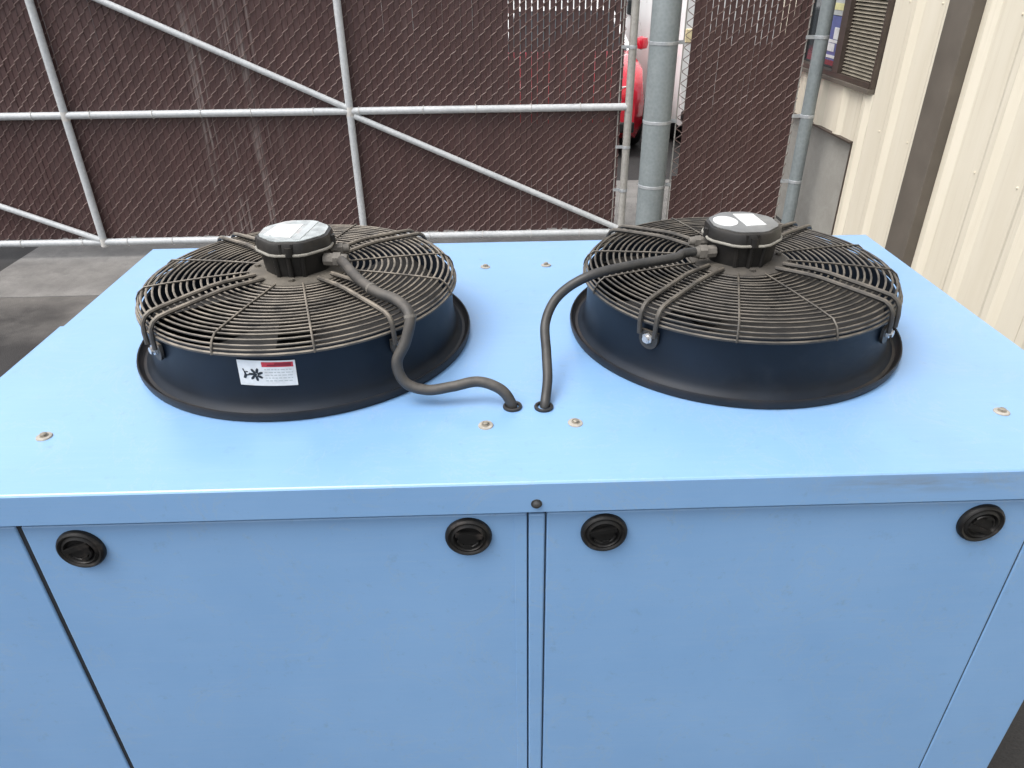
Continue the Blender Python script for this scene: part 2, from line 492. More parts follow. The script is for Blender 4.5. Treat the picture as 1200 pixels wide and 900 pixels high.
# lid with two round openings
m = CM()
def hole_sheet(m, cx, cy, h, r, z, n=64):
    o = len(m.v)
    for k in range(n):
        q = 2 * PI * k / n + PI / 4
        c, s_ = math.cos(q), math.sin(q)
        mx = max(abs(c), abs(s_))
        m.v.append((cx + r * c, cy + r * s_, z))
        m.v.append((cx + h * c / mx, cy + h * s_ / mx, z))
    for k in range(n):
        l = (k + 1) % n
        m.f.append((o + 2 * k, o + 2 * k + 1, o + 2 * l + 1, o + 2 * l))
H = 0.42
for cx, cy in FC:
    hole_sheet(m, cx, cy, H, HR, T)
def quad(m, xa, ya, xb, yb, z=T):
    m.add([(xa, ya, z), (xb, ya, z), (xb, yb, z), (xa, yb, z)], [(0, 1, 2, 3)])
ya, yb = 1.518 - H, 1.518 + H
quad(m, X0, Y0, X1, ya); quad(m, X0, yb, X1, Y1)
quad(m, X0, ya, FC[0][0] - H, yb); quad(m, FC[0][0] + H, ya, FC[1][0] - H, yb); quad(m, FC[1][0] + H, ya, X1, yb)
lid_top = m
LZ = T - 0.064
lo = CM()
lo.v, lo.f = list(m.v), list(m.f)
# rolled edge and skirt round the lid
def skirt(m, pts):
    o = len(m.v); n = 4
    for ring in pts:
        x0, y0, x1, y1, z = ring
        m.v += [(x0, y0, z), (x1, y0, z), (x1, y1, z), (x0, y1, z)]
    for i in range(len(pts) - 1):
        for k in range(n):
            l = (k + 1) % n
            m.f.append((o + i * n + k, o + i * n + l, o + (i + 1) * n + l, o + (i + 1) * n + k))
e = 0.004
skirt(lo, [(X0, Y0, X1, Y1, T), (X0 - e * .5, Y0 - e * .5, X1 + e * .5, Y1 + e * .5, T - e * .35), (X0 - e, Y0 - e, X1 + e, Y1 + e, T - e),
           (X0 - e, Y0 - e, X1 + e, Y1 + e, LZ), (X0 + .004, Y0 + .004, X1 - .004, Y1 - .004, LZ), (X0 + .004, Y0 + .004, X1 - .004, Y1 - .004, LZ + .02)])
lid = lo.build("lid", BLUE)

BF = 0.966                        # front plane of doors
BX0, BX1, BY1 = -1.030, 1.120, 2.118
FZ = 0.06
SEAM = mat("seam_shade", (0.030, 0.052, 0.085), 0.7)  # dark blue-grey stands in for shade in the thin seams
# inner cabinet (behind the panels): seen only in the gaps
CM().box((BX0 + 0.012, BF + 0.022, FZ), (BX1 - 0.012, BY1 - 0.02, LZ + 0.012)).build("inner_cabinet", GAP)
CM().box((BX0 + 0.02, BF + 0.03, 0.0), (BX1 - 0.02, BY1 - 0.03, FZ - 0.002)).build("base_frame", GREYBOLT)
dz0, dz1 = FZ + 0.03, LZ - 0.0170
def panel(name, xa, xb, y=BF, z1=dz1, bev=0.003):
    return CM().box((xa, y, dz0), (xb, y + 0.02, z1)).build(name, BLUE, bevel=bev)
panel("corner_panel", -1.156, -0.8385)
CM().box((-1.156, BF + 0.0205, dz0), (BX0 - 0.0005, 1.750, LZ - 0.006)).build("side_casing", BLUE, bevel=0.003)
panel("corner_panel", 0.9580, BX1)
panel("mullion", 0.0460, 0.0745, BF - 0.002, dz1 - 0.001)
CM().box((BX0, BF + 0.0205, dz0), (BX0 + 0.0115, BY1 - 0.021, dz1)).build("side_panel", BLUE)
CM().box((BX1 - 0.0115, BF + 0.0205, dz0), (BX1, BY1 - 0.021, dz1)).build("side_panel", BLUE)
CM().box((BX0, BY1 - 0.0195, dz0), (BX1, BY1, dz1)).build("back_panel", BLUE)
CM().box((BX0, BF + 0.004, FZ), (BX1, BF + 0.02, dz0 - 0.004)).build("sill_rail", BLUE, bevel=0.002)
door1 = panel("access_door", -0.8290, 0.0430)
door2 = panel("access_door", 0.0775, 0.9555)

for xa, xb, dd, gm_ in ((-0.8382, -0.8293, 0.003, GAP), (0.0432, 0.0458, 0.003, SEAM), (0.0747, 0.0773, 0.003, SEAM), (0.9557, 0.9578, 0.0015, SEAM)):  # dark strips set into the panel gaps in place of their shade
    CM().box((xa, BF + dd, dz0 + 0.001), (xb, BF + 0.0195, dz1 - 0.001)).build("gap_shade", gm_)

CM().box((0.0210, BF - 0.0012, dz0 + 0.004), (0.0424, BF - 0.0001, dz1 - 0.003)).build("door_hem", BLUE, door1, bevel=0.0005)

def latch_mesh(ang):
    m = MB()
    m.lathe([(0.0415, 0.0), (0.0415, 0.004), (0.040, 0.008), (0.0365, 0.0105), (0.0335, 0.0095), (0.0320, 0.0075), (0.0300, 0.0085), (0.0270, 0.0105), (0.0225, 0.0035), (0.0, 0.0015)], n=40, axis='Y')
    # paddle: a tongue hinged across the recess
    ca, sa = math.cos(ang), math.sin(ang)
    def rot(x, z): return (x * ca - z * sa, x * sa + z * ca)
    def rb(x0, x1, z0, z1, h0, h1):
        vs = []
        for h in (h0, h1):
            for x, z in ((x0, z0), (x1, z0), (x1, z1), (x0, z1)):
                X, Z = rot(x, z)
                vs.append((X, -h, Z))
        m.add(vs, [(0, 1, 2, 3), (7, 6, 5, 4), (0, 4, 5, 1), (1, 5, 6, 2), (2, 6, 7, 3), (3, 7, 4, 0)])
    rb(-0.024, 0.024, 0.004, 0.013, 0.003, 0.0125)
    rb(-0.018, 0.018, -0.013, 0.0035, 0.004, 0.0085)
    rb(-0.006, 0.006, -0.0205, -0.0135, 0.004, 0.011)
    p = [(*rot(0.0195 * math.cos(q), 0.0195 * math.sin(q)), ) for q in [R(200 + 14 * i) for i in range(11)]]
    m.tube([(x, -0.0085, z) for x, z in p], 0.0022, 6)
    return m
for i, (door, lx, lz, a) in enumerate(((door1, -0.7395, 1.168, 20), (door1, -0.0605, 1.172, -8), (door2, 0.1795, 1.173, 12), (door2, 0.856, 1.171, 155))):
    o = latch_mesh(R(a)).build("latch", LATCHM, door, smooth=True)
    o.location = Vector((lx, BF - 0.0003, lz)) - CO

# fixings on the lid
sm = MB(); sm.lathe([(0.0145, 0.0), (0.0135, 0.0022), (0.008, 0.003), (0.0, 0.003)], n=20)
hm = MB(); hm.lathe([(0.0062, 0.003), (0.0062, 0.0070), (0.0050, 0.0082), (0.0, 0.0085)], n=6); hm.lathe([(0.0078, 0.003), (0.0078, 0.0042), (0.006, 0.0044)], n=16)
w0 = h0 = None
for i, (x, y) in enumerate([(-0.842, 1.121), (-0.027, 1.122), (0.141, 1.123), (0.951, 1.125), (-0.031, 1.929), (0.141, 1.933), (-0.842, 1.93), (0.951, 1.93)]):
    loc = Vector((x, y, T + 0.0002)) - CO
    if w0 is None:
        w0 = sm.build("washer", WASHER, chiller, smooth=True); h0 = hm.build("screw", SCREW, w0, smooth=True)
        w0.location = loc
    else:
        a = copy(w0, chiller, loc); c = copy(h0, a)
        a.rotation_euler = (R(random.uniform(-5, 5)), R(random.uniform(-5, 5)), i * 1.3)
o = MB().lathe([(0.0095, 0), (0.0095, 0.0012), (0.0068, 0.0014), (0.0062, 0.0055), (0.004, 0.0072), (0, 0.0075)], n=16, axis='Y').build("lip_bolt", GREYBOLT, chiller, smooth=True)
o.location = Vector((0.0585, Y0 - e - 0.0002, 1.2545)) - CO

# ---- fans
def octagon(r, cut=0.30, z=None):
    """rounded octagonal outline"""
    pts = []
    for k in range(8):
        a = PI / 8 + k * PI / 4
        nx, ny = math.cos(a), math.sin(a)
        b_ = PI / 8 + ((k + 1) % 8) * PI / 4
        pts.append((nx, ny))
    out = []
    rr = r / math.cos(PI / 8)
    for k in range(8):
        p, q = Vector(pts[k]) * rr, Vector(pts[(k + 1) % 8]) * rr
        for t in (0.14, 0.5, 0.86):
            out.append(tuple(p.lerp(q, t)))
    return out

def build_fan(cx, cy, dirty, gside, label):
    wire = WIRE_DUSTY if dirty else WIRE_DARK
    hubm = DUSTY if dirty else DUSTY2
    prof = [(0.3665, 0.001), (0.3690, 0.008), (0.3700, 0.017), (0.3685, 0.0215), (0.3660, 0.0205), (0.3630, 0.013), (0.3570, 0.0085), (0.350, 0.010)]
    fan = MB().lathe(prof, n=96).build("condenser_fan", FLANGE, chiller, smooth=True, loc=Vector((cx, cy, T)) - CO)
    fan["label"] = label
    MB().lathe([(0.351, 0.0098), (0.343, 0.016), (0.3375, 0.026), (0.3345, 0.040), (0.3323, 0.0548), (0.331, 0.126), (0.3335, 0.1295), (0.3305, 0.1325), (0.3275, 0.1300), (0.3265, 0.120), (0.3265, -0.16)], n=96).build("collar", NAVY, fan, smooth=True)
    # guard: concentric rings on a low dome with a turned-down edge
    g = MB()
    def ring(r, z, rad=0.0024, n=72):
        g.tube([(r * math.cos(2 * PI * k / n), r * math.sin(2 * PI * k / n), z) for k in range(n)], rad, 6, closed=True)
    def dome(r):
        return 0.1665 - 0.0065 * (max(0, r - 0.13) / 0.19) ** 2
    nr = 16
    for i in range(nr):
        r = 0.112 + (0.317 - 0.112) * i / (nr - 1)
        ring(r + random.uniform(-.0008, .0008), dome(r) + random.uniform(-.0007, .0007))
    for r, z in ((0.3275, 0.155), (0.3345, 0.1465), (0.3380, 0.1385)):
        ring(r, z)
    ring(0.3405, 0.130, 0.0036)
    for k in range(8):
        a = R((15, 75, 105, 165, 195, 255, 285, 345)[k] + (0, 2, -1, 1, 0, -1, 1, 2)[k])
        ca, sa = math.cos(a), math.sin(a)
        g.tube([(r * ca, r * sa, z) for r, z in [(0.09, 0.171), (0.2, dome(0.2) + 0.0035), (0.28, dome(0.28) + 0.0035), (0.3215, 0.1630), (0.3345, 0.153), (0.3415, 0.140), (0.3435, 0.128)]], 0.0022, 6)
    g.build("guard", wire, fan, smooth=True)
    # hub plate
    MB().lathe([(0.0, 0.174), (0.085, 0.174), (0.100, 0.1735), (0.108, 0.170), (0.109, 0.165), (0.105, 0.160), (0.0, 0.158)], n=48).build("hub_plate", hubm, fan, smooth=True)
    lug = MB()
    for k in range(4):
        a = R(90 * k - 88)
        c, s_ = math.cos(a), math.sin(a)
        lug.cyl((0.092 * c, 0.092 * s_, 0.172), (0.092 * c, 0.092 * s_, 0.179), 0.007, 6)
    lug.build("hub_bolts", hubm, fan)
    # four double-rod arms with bolted feet
    for k in range(4):
        a = R(45 + 90 * k)
        ca, sa = math.cos(a), math.sin(a)
        def P(r, t, z): return (r * ca - t * sa, r * sa + t * ca, z)
        ar = MB()
        for s_ in (-1, 1):
            t = 0.0185 * s_
            pts = [(0.098, t * .9, 0.1755), (0.165, t, 0.1800), (0.195, t, 0.1800), (0.305, t, 0.1695), (0.326, t, 0.1665), (0.337, t, 0.160), (0.3440, t, 0.149), (0.3465, t, 0.13), (0.3470, t * 0.95, 0.105)]
            ar.tube([P(*q) for q in pts], 0.0050, 8)
        arm = ar.build("arm", wire, fan, smooth=True)
        ft = MB()
        pl = []
        for i in range(13):
            q = PI + PI * i / 12
            pl.append((0.0215 * math.cos(q), 0.094 + 0.0215 * math.sin(q)))
        pl += [(0.0215, 0.112), (-0.0215, 0.112)]
        n = len(pl)
        ft.add([P(0.3405, x, z) for x, z in pl] + [P(0.3345, x, z) for x, z in pl],
               [tuple(range(n)), tuple(reversed(range(n, 2 * n)))] + [(i, (i + 1) % n, n + (i + 1) % n, n + i) for i in range(n)])
        ft.build("arm_foot", wire, fan)
        bo = MB()
        bo.cyl(P(0.341, 0, 0.097), P(0.346, 0, 0.097), 0.0115, 6)
        bo.cyl(P(0.346, 0, 0.097), P(0.352, 0, 0.097), 0.0070, 12)
        bo.build("foot_bolt", BOLT, fan)
    # terminal box
    zb, zt = 0.172, 0.2515
    bx = MB()
    lv = [(octagon(0.068), zb), (octagon(0.070), zb + 0.012), (octagon(0.0735), zb + 0.046), (octagon(0.0735), zb + 0.049)]
    n = 24
    o0 = 0
    for pts, z in lv:
        bx.v += [(x, y, z) for x, y in pts]
    for i in range(len(lv) - 1):
        for k in range(n):
            l = (k + 1) % n
            bx.f.append((i * n + k, i * n + l, (i + 1) * n + l, (i + 1) * n + k))
    bx.f.append(tuple(reversed(range(n))))
    # ribs and screw posts on the lower body
    for a in (-112, -68, -90, 112, 68, 90, 22, 158):
        q = R(a)
        bx.tube([(0.0725 * math.cos(q), 0.0725 * math.sin(q), zb + 0.002), (0.0765 * math.cos(q), 0.0765 * math.sin(q), zb + 0.048)], 0.0055, 8)
    bx.build("terminal_box", BOXM, fan, smooth=True)
    MB().prism(octagon(0.0825), zb + 0.0492, zb + 0.0548).build("box_rim", RIMM, fan, bevel=0.002)
    lm = MB()
    lv = [(octagon(0.0790), zb + 0.0546), (octagon(0.0775), zb + 0.0725), (octagon(0.0755), zb + 0.0770), (octagon(0.0710), zt - 0.001), (octagon(0.0680), zt)]
    for pts, z in lv:
        lm.v += [(x, y, z) for x, y in pts]
    for i in range(len(lv) - 1):
        for k in range(n):
            l = (k + 1) % n
            lm.f.append((i * n + k, i * n + l, (i + 1) * n + l, (i + 1) * n + k))
    lm.f.append(tuple(range(4 * n, 5 * n)))
    for a in (-80, -62):
        q = R(a - 20)
        lm.tube([(0.0775 * math.cos(q), 0.0775 * math.sin(q), zb + 0.052), (0.0765 * math.cos(q), 0.0765 * math.sin(q), zb + 0.076)], 0.004, 6)
    for a in (-90, 0, 90, 180):
        q = R(a + 3)
        lm.cyl((0.0770 * math.cos(q), 0.0770 * math.sin(q), zb + 0.0495), (0.0755 * math.cos(q), 0.0755 * math.sin(q), zb + 0.0685), 0.0095, 12)
    lm.build("box_lid", BOXM, fan, smooth=True)
    # pale cap let into the lid
    MB().prism(octagon(0.0700), zt - 0.0005, zt + 0.0012).build("lid_cap", LIDW if dirty else LIDM, fan)
    if dirty:
        MB().prism([(0.012, -0.060), (0.026, -0.062), (0.042, 0.058), (0.024, 0.062)], zt + 0.0010, zt + 0.0022).build("lid_label", STICKG, fan)
        MB().prism([(-0.058, -0.028), (0.004, -0.050), (0.012, 0.040), (-0.044, 0.040)], zt + 0.0010, zt + 0.0022).build("lid_label", STICK, fan)
    else:
        MB().prism([(-0.038 + 0.026 * math.cos(q), 0.004 + 0.034 * math.sin(q)) for q in [2 * PI * k / 20 for k in range(20)]], zt + 0.0010, zt + 0.0022).build("lid_label", STICK, fan)
        MB().prism([(-0.002, -0.032), (0.042, -0.026), (0.036, 0.050), (-0.008, 0.052)], zt + 0.0010, zt + 0.0024).build("lid_label", STICK, fan)
    pr = MB()
    for k in range(6):
        y = (-0.024 + 0.0125 * k) if not dirty else (-0.034 + 0.0125 * k)
        xa, xb = (0.004, 0.034 - 0.004 * (k % 3)) if not dirty else (-0.044 + 0.002 * (k % 2), -0.004 - 0.008 * (k % 3))
        pr.box((xa, y, zt + 0.0015), (xb, y + 0.0035, zt + 0.0027))
    pr.build("label_print", STICKG, fan)
    # cable glands on the side towards the middle of the unit
    sgn = gside
    for (yy, zz, L, r) in ((-0.040, 0.200, 1.0, 0.0135), (0.012, 0.206, 0.9, 0.011)):
        gm = MB()
        x0 = 0.066 * sgn
        gm.cyl((x0, yy * 0.9, zz), (x0 + 0.022 * sgn, yy, zz), r * 1.05, 8)
        gm.cyl((x0 + 0.020 * sgn, yy, zz), (x0 + 0.036 * sgn * L, yy * 1.02, zz), r * 1.18, 6)
        gm.cyl((x0 + 0.035 * sgn * L, yy * 1.02, zz), (x0 + 0.050 * sgn * L, yy * 1.05, zz), r * 0.95, 12, r * 0.8)
        gm.build("cable_gland", GLAND, fan, smooth=True)
    # impeller below the guard
    im = MB()
    im.lathe([(0.0, 0.135), (0.085, 0.135), (0.10, 0.125), (0.10, 0.03), (0.0, 0.03)], n=32)
    for k in range(5):
        a0 = R(72 * k + (18 if dirty else 40))
        rows = []
        for i in range(8):
            r = 0.098 + (0.322 - 0.098) * i / 7
            half = R(23 + 4 * math.sin(i / 7 * PI))
            sweep = R(14) * i / 7
            row = []
            for j in range(6):
                u = -1 + 2 * j / 5
                q = a0 + sweep + half * u
                row.append((r * math.cos(q), r * math.sin(q), 0.075 + u * (0.038 - 0.012 * i / 7) + 0.006 * (1 - u * u)))
            rows.append(row)
        o = len(im.v)
        im.v += [p for row in rows for p in row]
        im.v += [(x, y, z - 0.004) for row in rows for (x, y, z) in row]
        for i in range(7):
            for j in range(5):
                q = [i * 6 + j, i * 6 + j + 1, (i + 1) * 6 + j + 1, (i + 1) * 6 + j]
                im.f.append(tuple(o + t for t in q))
                im.f.append(tuple(o + 48 + t for t in reversed(q)))
    im.build("impeller", BLADE, fan, smooth=True)
    MB().lathe([(0.0, -0.158), (0.326, -0.158)], n=48).build("fan_well", GAP, fan)
    return fan

fan1 = build_fan(*FC[0], True, 1, "dusty fan with a white and red warning sticker on its dark collar")
fan2 = build_fan(*FC[1], False, -1, "darker fan without a collar sticker, grey box lid with two white labels")

# warning sticker, bent round the collar of the first fan
def curved(poly, r):
    """poly in sticker millimetres (u right, v up) -> mesh bent round the collar"""
    m = MB()
    a0, zc, tilt = R(-90.0), 0.0875, R(-2.0)
    us = [p[0] for p in poly]
    ct, st_ = math.cos(tilt), math.sin(tilt)
    vs = []
    for u, v in poly:
        U, V = (u * ct - v * st_) / 1000, (u * st_ + v * ct) / 1000
        q = a0 + U / 0.333
        vs.append((r * math.cos(q), r * math.sin(q), zc + V))
    m.add(vs, [tuple(range(len(vs)))])
    return m
def crect(u0, u1, v0, v1, r, n=8):
    m = MB()
    for i in range(n):
        a, b_ = u0 + (u1 - u0) * i / n, u0 + (u1 - u0) * (i + 1) / n
        q = curved([(a, v0), (b_, v0), (b_, v1), (a, v1)], r)
        m.add(q.v, q.f)
    return m
crect(-54, 54, -27, 27, 0.3327).build("warning_sticker", STICK, fan1)
crect(-8, 50, 13.5, 24, 0.3330).build("sticker_header", STICKR, fan1)
m = crect(2, 46, 15.5, 19, 0.3333)
q = crect(16, 46, 18.5, 22, 0.3333); m.add(q.v, q.f)
m.build("header_lettering", STICKD, fan1)
m = MB()
for v in (8, 2, -4, -10, -16):
    u = -4
    while u < 46:
        L = random.uniform(3, 9)
        q = crect(u, min(48, u + L), v - 0.9, v + 0.9, 0.3330, 2)
        m.add(q.v, q.f)
        u += L + 2
m.build("sticker_lettering", STICKG, fan1)
m = MB()
for k in range(7):                    # fan pictogram
    a = R(51.4 * k + 20)
    c, s_ = math.cos(a), math.sin(a)
    cx_, cy_ = -21, -3
    pts = [(2.2, -1.4), (5, -2.3), (10.5, -1.6), (11.5, 1.0), (8, 2.2), (3, 1.4)]
    q = curved([(cx_ + 1.25 * (x * c - y * s_), cy_ + 1.25 * (x * s_ + y * c)) for x, y in pts], 0.3331); m.add(q.v, q.f)
q = curved([(-22 + 3.2 * math.cos(2 * PI * k / 10), -3 + 3.2 * math.sin(2 * PI * k / 10)) for k in range(10)], 0.3332); m.add(q.v, q.f)
for pts in ([(-46, -11), (-41, -12), (-38, -6), (-33, -5), (-33, -3), (-39, -2.5), (-41, 4), (-44, 6), (-43, -2)], [(-45, 5), (-42, 4), (-43, 9), (-45.5, 9)], [(-40, 1), (-36, 1.5), (-35, 3.2), (-40, 4)]):
    q = curved(pts, 0.3331); m.add(q.v, q.f)
m.build("sticker_pictogram", STICKK, fan1)

# conduits from the terminal boxes down into the lid
def conduit(ctrl, r, m_, label):
    path = smooth_path(ctrl, 10)
    o = CM().tube(path, r, 14).build("power_conduit", m_, smooth=True)
    o["label"] = label
    return o
E0 = 2.05
c1 = conduit([(-0.333, 1.474, E0 - .550), (-0.322, 1.452, E0 - .549), (-0.279, 1.371, E0 - .553), (-0.234, 1.309, E0 - .556), (-0.192, 1.277, E0 - .560), (-0.165, 1.238, E0 - .575), (-0.175, 1.221, E0 - .62), (-0.194, 1.211, E0 - .66), (-0.181, 1.204, E0 - .70), (-0.14, 1.199, E0 - .715), (-0.091, 1.201, E0 - .71), (-0.041, 1.204, E0 - .702), (0.0, 1.193, E0 - .712), (0.020, 1.186, E0 - .735), (0.026, 1.184, E0 - .765)],
             0.0106, CONDUIT, "dusty conduit that crosses the guard and hangs in an S bend")
c2 = conduit([(0.428, 1.474, E0 - .548), (0.400, 1.462, E0 - .547), (0.377, 1.445, E0 - .55), (0.282, 1.415, E0 - .553), (0.19, 1.384, E0 - .562), (0.128, 1.375, E0 - .600), (0.099, 1.345, E0 - .645), (0.097, 1.285, E0 - .685), (0.096, 1.232, E0 - .715), (0.089, 1.190, E0 - .742), (0.086, 1.180, E0 - .768)],
             0.0100, CONDUIT2, "black conduit that drops in one bend to the lid")
gr = MB().lathe([(0.0185, 0.0), (0.0190, 0.002), (0.0180, 0.0045), (0.0150, 0.0055), (0.0125, 0.004), (0.0120, 0.0)], n=28)
g0 = gr.build("grommet", BLACK, chiller, smooth=True, loc=Vector((0.025, 1.184, T + 0.0003)) - CO)
copy(g0, chiller, Vector((0.0855, 1.180, T + 0.0003)) - CO)
# ties round the first conduit
for (p, d) in (((-0.1645, 1.2375, E0 - .577), (0.1, -0.5, -0.8)), ((-0.247, 1.326, E0 - .5555), (0.5, -0.68, -0.1))):
    d = Vector(d).normalized(); p = Vector(p)
    CM().cyl(p - d * 0.003, p + d * 0.003, 0.0120, 14).build("conduit_tie", GLAND)

# ================================================================ FENCE PIECES
YF = 5.663
def link_mesh(x0, x1, z0, z1, yc, p=0.042, pz=0.040, r=0.0029):
    m = MB()
    n = int(round((x1 - x0) / p))
    for i in range(n):
        xl, xr = x0 + i * p, x0 + (i + 1) * p
        pts = []
        k = 0
        z = z0 + (pz if i % 2 else 0.0)
        left = True
        while z <= z1 + 1e-6:
            xj = (xl - 0.0015) if left else (xr + 0.0015)
            jx = random.uniform(-.0008, .0008)
            pts.append((xj + jx, yc - 0.0062 if left else yc - 0.003, z - 0.0045))
            pts.append((xj + jx, yc - 0.0062 if left else yc - 0.003, z + 0.0045))
            nz = z + pz
            if nz <= z1:
                f = -0.0085 if left else 0.0085
                a, b_ = (xl, xr) if left else (xr, xl)
                pts.append((a + (b_ - a) * 0.16, yc + f, z + pz * 0.27))
                pts.append((a + (b_ - a) * 0.84, yc + f, z + pz * 0.73))
            z = nz
            left = not left
        m.tube(pts, r, 4)
    return m

def slat_mesh(wd, h, taper=None):
    """a thin shallow channel; with taper the strip is slightly necked above that height"""
    m = MB()
    t = 0.0022
    lv = [(0, wd), (h, wd)] if taper is None else [(0, wd), (taper, wd), (taper + 0.05, wd - 0.0070), (h, wd - 0.0070)]
    for z, w_ in lv:
        xs = (-w_ / 2, -w_ * 0.40, w_ * 0.40, w_ / 2)
        ys = (-0.0030, 0.0, 0.0, -0.0030)
        m.v += [(x, y, z) for x, y in zip(xs, ys)] + [(x, y + t, z) for x, y in reversed(list(zip(xs, ys)))]
    for q in range(len(lv) - 1):
        for i in range(8):
            j = (i + 1) % 8
            m.f.append((q * 8 + i, q * 8 + j, q * 8 + 8 + j, q * 8 + 8 + i))
    e = 8 * (len(lv) - 1)
    m.f += [(0, 1, 6, 7), (1, 2, 5, 6), (2, 3, 4, 5), (e + 7, e + 6, e + 1, e), (e + 6, e + 5, e + 2, e + 1), (e + 5, e + 4, e + 3, e + 2)]
    return m

# ---- gate
gate = empty("chain_link_gate", (-2.1, YF, 0), "wide chain link gate with brown slats and light grey pipe frame", "gate")
GO = Vector(gate.location)
class GM(MB):
    def build(s, name, m, parent=None, **kw):
        p = parent or gate
        off = GO if p is gate else GO + Vector(p.location)
        s.v = [tuple(Vector(v) - off) for v in s.v]
        return MB.build(s, name, m, p, **kw)
GX0, GX1, GT, GB, GMID = -5.24, 1.030, 2.10, 0.130, 1.093
rp = 0.0275
stiles = [-5.24, -3.148, -1.058]
ST = 0.003
for x in stiles:
    GM().cyl((x, YF - ST, GB), (x, YF - ST, GT), rp, 18).build("stile", GALV, smooth=True)
st = GM().cyl((GX1 - 0.013, YF, GB - 0.03), (GX1 - 0.013, YF, GT + 0.02), 0.0290, 18).build("stile", GALVR, smooth=True)
st["label"] = "weathered end stile of the gate with rusty joint"
for z, r_ in ((GB, 0.0265), (GMID, 0.0265), (GT, 0.0265)):
    GM().cyl((GX0, YF, z + (0.006 if z == GMID else 0)), (GX1, YF, z), r_, 18).build("rail", GALV, smooth=True)
def brace(a, b_):
    GM().cyl((a[0], YF - 0.004, a[1]), (b_[0], YF - 0.004, b_[1]), 0.0225, 16).build("brace", GALV, smooth=True)
brace((-3.13, 2.052), (-1.075, 1.118)); brace((-1.03, 1.062), (1.0, 0.158)); brace((-5.21, 1.00), (-3.17, 0.150)); brace((-5.2, 1.2), (-3.17, 2.06))
# welded joints
for x in stiles + [GX1 - 0.013]:
    for z in (GB, GMID):
        j = GM().lathe([(0.0282, -0.034), (0.0290, -0.030), (0.0290, 0.030), (0.0282, 0.034)], c=(x, YF - 0.002, z), n=16)
        j.build("weld_collar", GALVW if x != GX1 - 0.013 else GALVR, smooth=True)
YM = YF + 0.036
# chain link and slats
tag(GM().add(*(lambda m: (m.v, m.f))(link_mesh(GX0 + 0.03, 0.944, 0.135, 2.09, YM))).build("chain_link_mesh", LINK), kind="stuff")
P_ = 0.042
n = int(round((0.944 - (GX0 + 0.03)) / P_))
wide = slat_mesh(0.0428, 1.93); mid_ = slat_mesh(0.0422, 1.93)
narrows = [slat_mesh(0.0414, 1.93, zt) for zt in (1.28, 1.34, 1.40, 1.46, 1.52)]
src = {}
for i in range(n):
    x = GX0 + 0.03 + (i + 0.5) * P_
    kind = 'w' if x < -0.4 else ('m' if x < 0.14 else int((x - 0.3) * 9 + (i % 2)) % 5)
    loc = Vector((x + random.uniform(-.0006, .0006), YM - 0.0005, 0.15 + random.uniform(-0.015, 0.012))) - GO
    if kind not in src:
        s_ = {'w': wide, 'm': mid_, 0: narrows[0], 1: narrows[1], 2: narrows[2], 3: narrows[3], 4: narrows[4]}[kind].build("slat", SLAT, gate, smooth=False)
        src[kind] = s_
    else:
        s_ = copy(src[kind], gate)
    s_.location = loc
    s_.rotation_euler = (random.uniform(-.002, .002), random.uniform(-.0006, .0006), random.uniform(-.10, .10))
# tension bar and its clamps beside the end stile
GM().box((0.942, YM - 0.004, 0.13), (0.950, YM + 0.004, 2.09)).build("tension_bar", GALVR, bevel=0.001)
for z in (0.47, 0.80, 1.50, 1.86):
    GM().lathe([(0.0315, -0.011), (0.0325, -0.009), (0.0325, 0.009), (0.0315, 0.011)], c=(GX1 - 0.013, YF, z), n=18).box((0.936, YF + 0.006, z - 0.011), (0.990, YF + 0.0095, z + 0.011)).build("clamp_band", BANDM)
# tie wires holding the mesh to the rails
tie = MB().tube([(0.0, 0.031 * math.cos(q), 0.031 * math.sin(q)) for q in [2 * PI * k / 12 for k in range(12)]], 0.0024, 5, closed=True)
t0 = None
for z in (GB, GMID + 0.003):
    for k in range(15):
        x = -4.95 + k * 0.40 + random.uniform(-.05, .05)
        loc = Vector((x, YF, z)) - GO
        if t0 is None:
            t0 = tie.build("tie_wire", GALVW, gate, loc=loc)
        else:
            t = copy(t0, gate, loc); t.rotation_euler = (random.uniform(-.3, .3), 0, random.uniform(-.3, .3))

# ---- thick post
post = empty("gate_post", (1.238, YF, 0), "thick grey steel pipe post between gate and narrow fence panel", "post")
MB().lathe([(0.0, 0.0), (0.1035, 0.0), (0.1035, 2.75), (0.09, 2.79), (0.0, 2.80)], n=40).build("pipe", POSTM, post, smooth=True)
MB().lathe([(0.0, 0.0), (0.19, 0.0), (0.185, 0.03), (0.12, 0.05), (0.104, 0.052)], n=32).build("footing", CONC, post, smooth=True)
for z in (0.505, 0.985, 1.525, 2.05):
    k = MB().lathe([(0.1038, -0.012), (0.1065, -0.010), (0.1065, 0.010), (0.1038, 0.012)], c=(0, 0, z), n=40)
    k.box((0.100, 0.016, z - 0.012), (0.150, 0.020, z + 0.012)).box((0.100, -0.004, z - 0.012), (0.150, 0.000, z + 0.012))
    k.cyl((0.126, -0.012, z), (0.126, 0.030, z), 0.006, 6)
    k.build("post_band", BANDM, post)

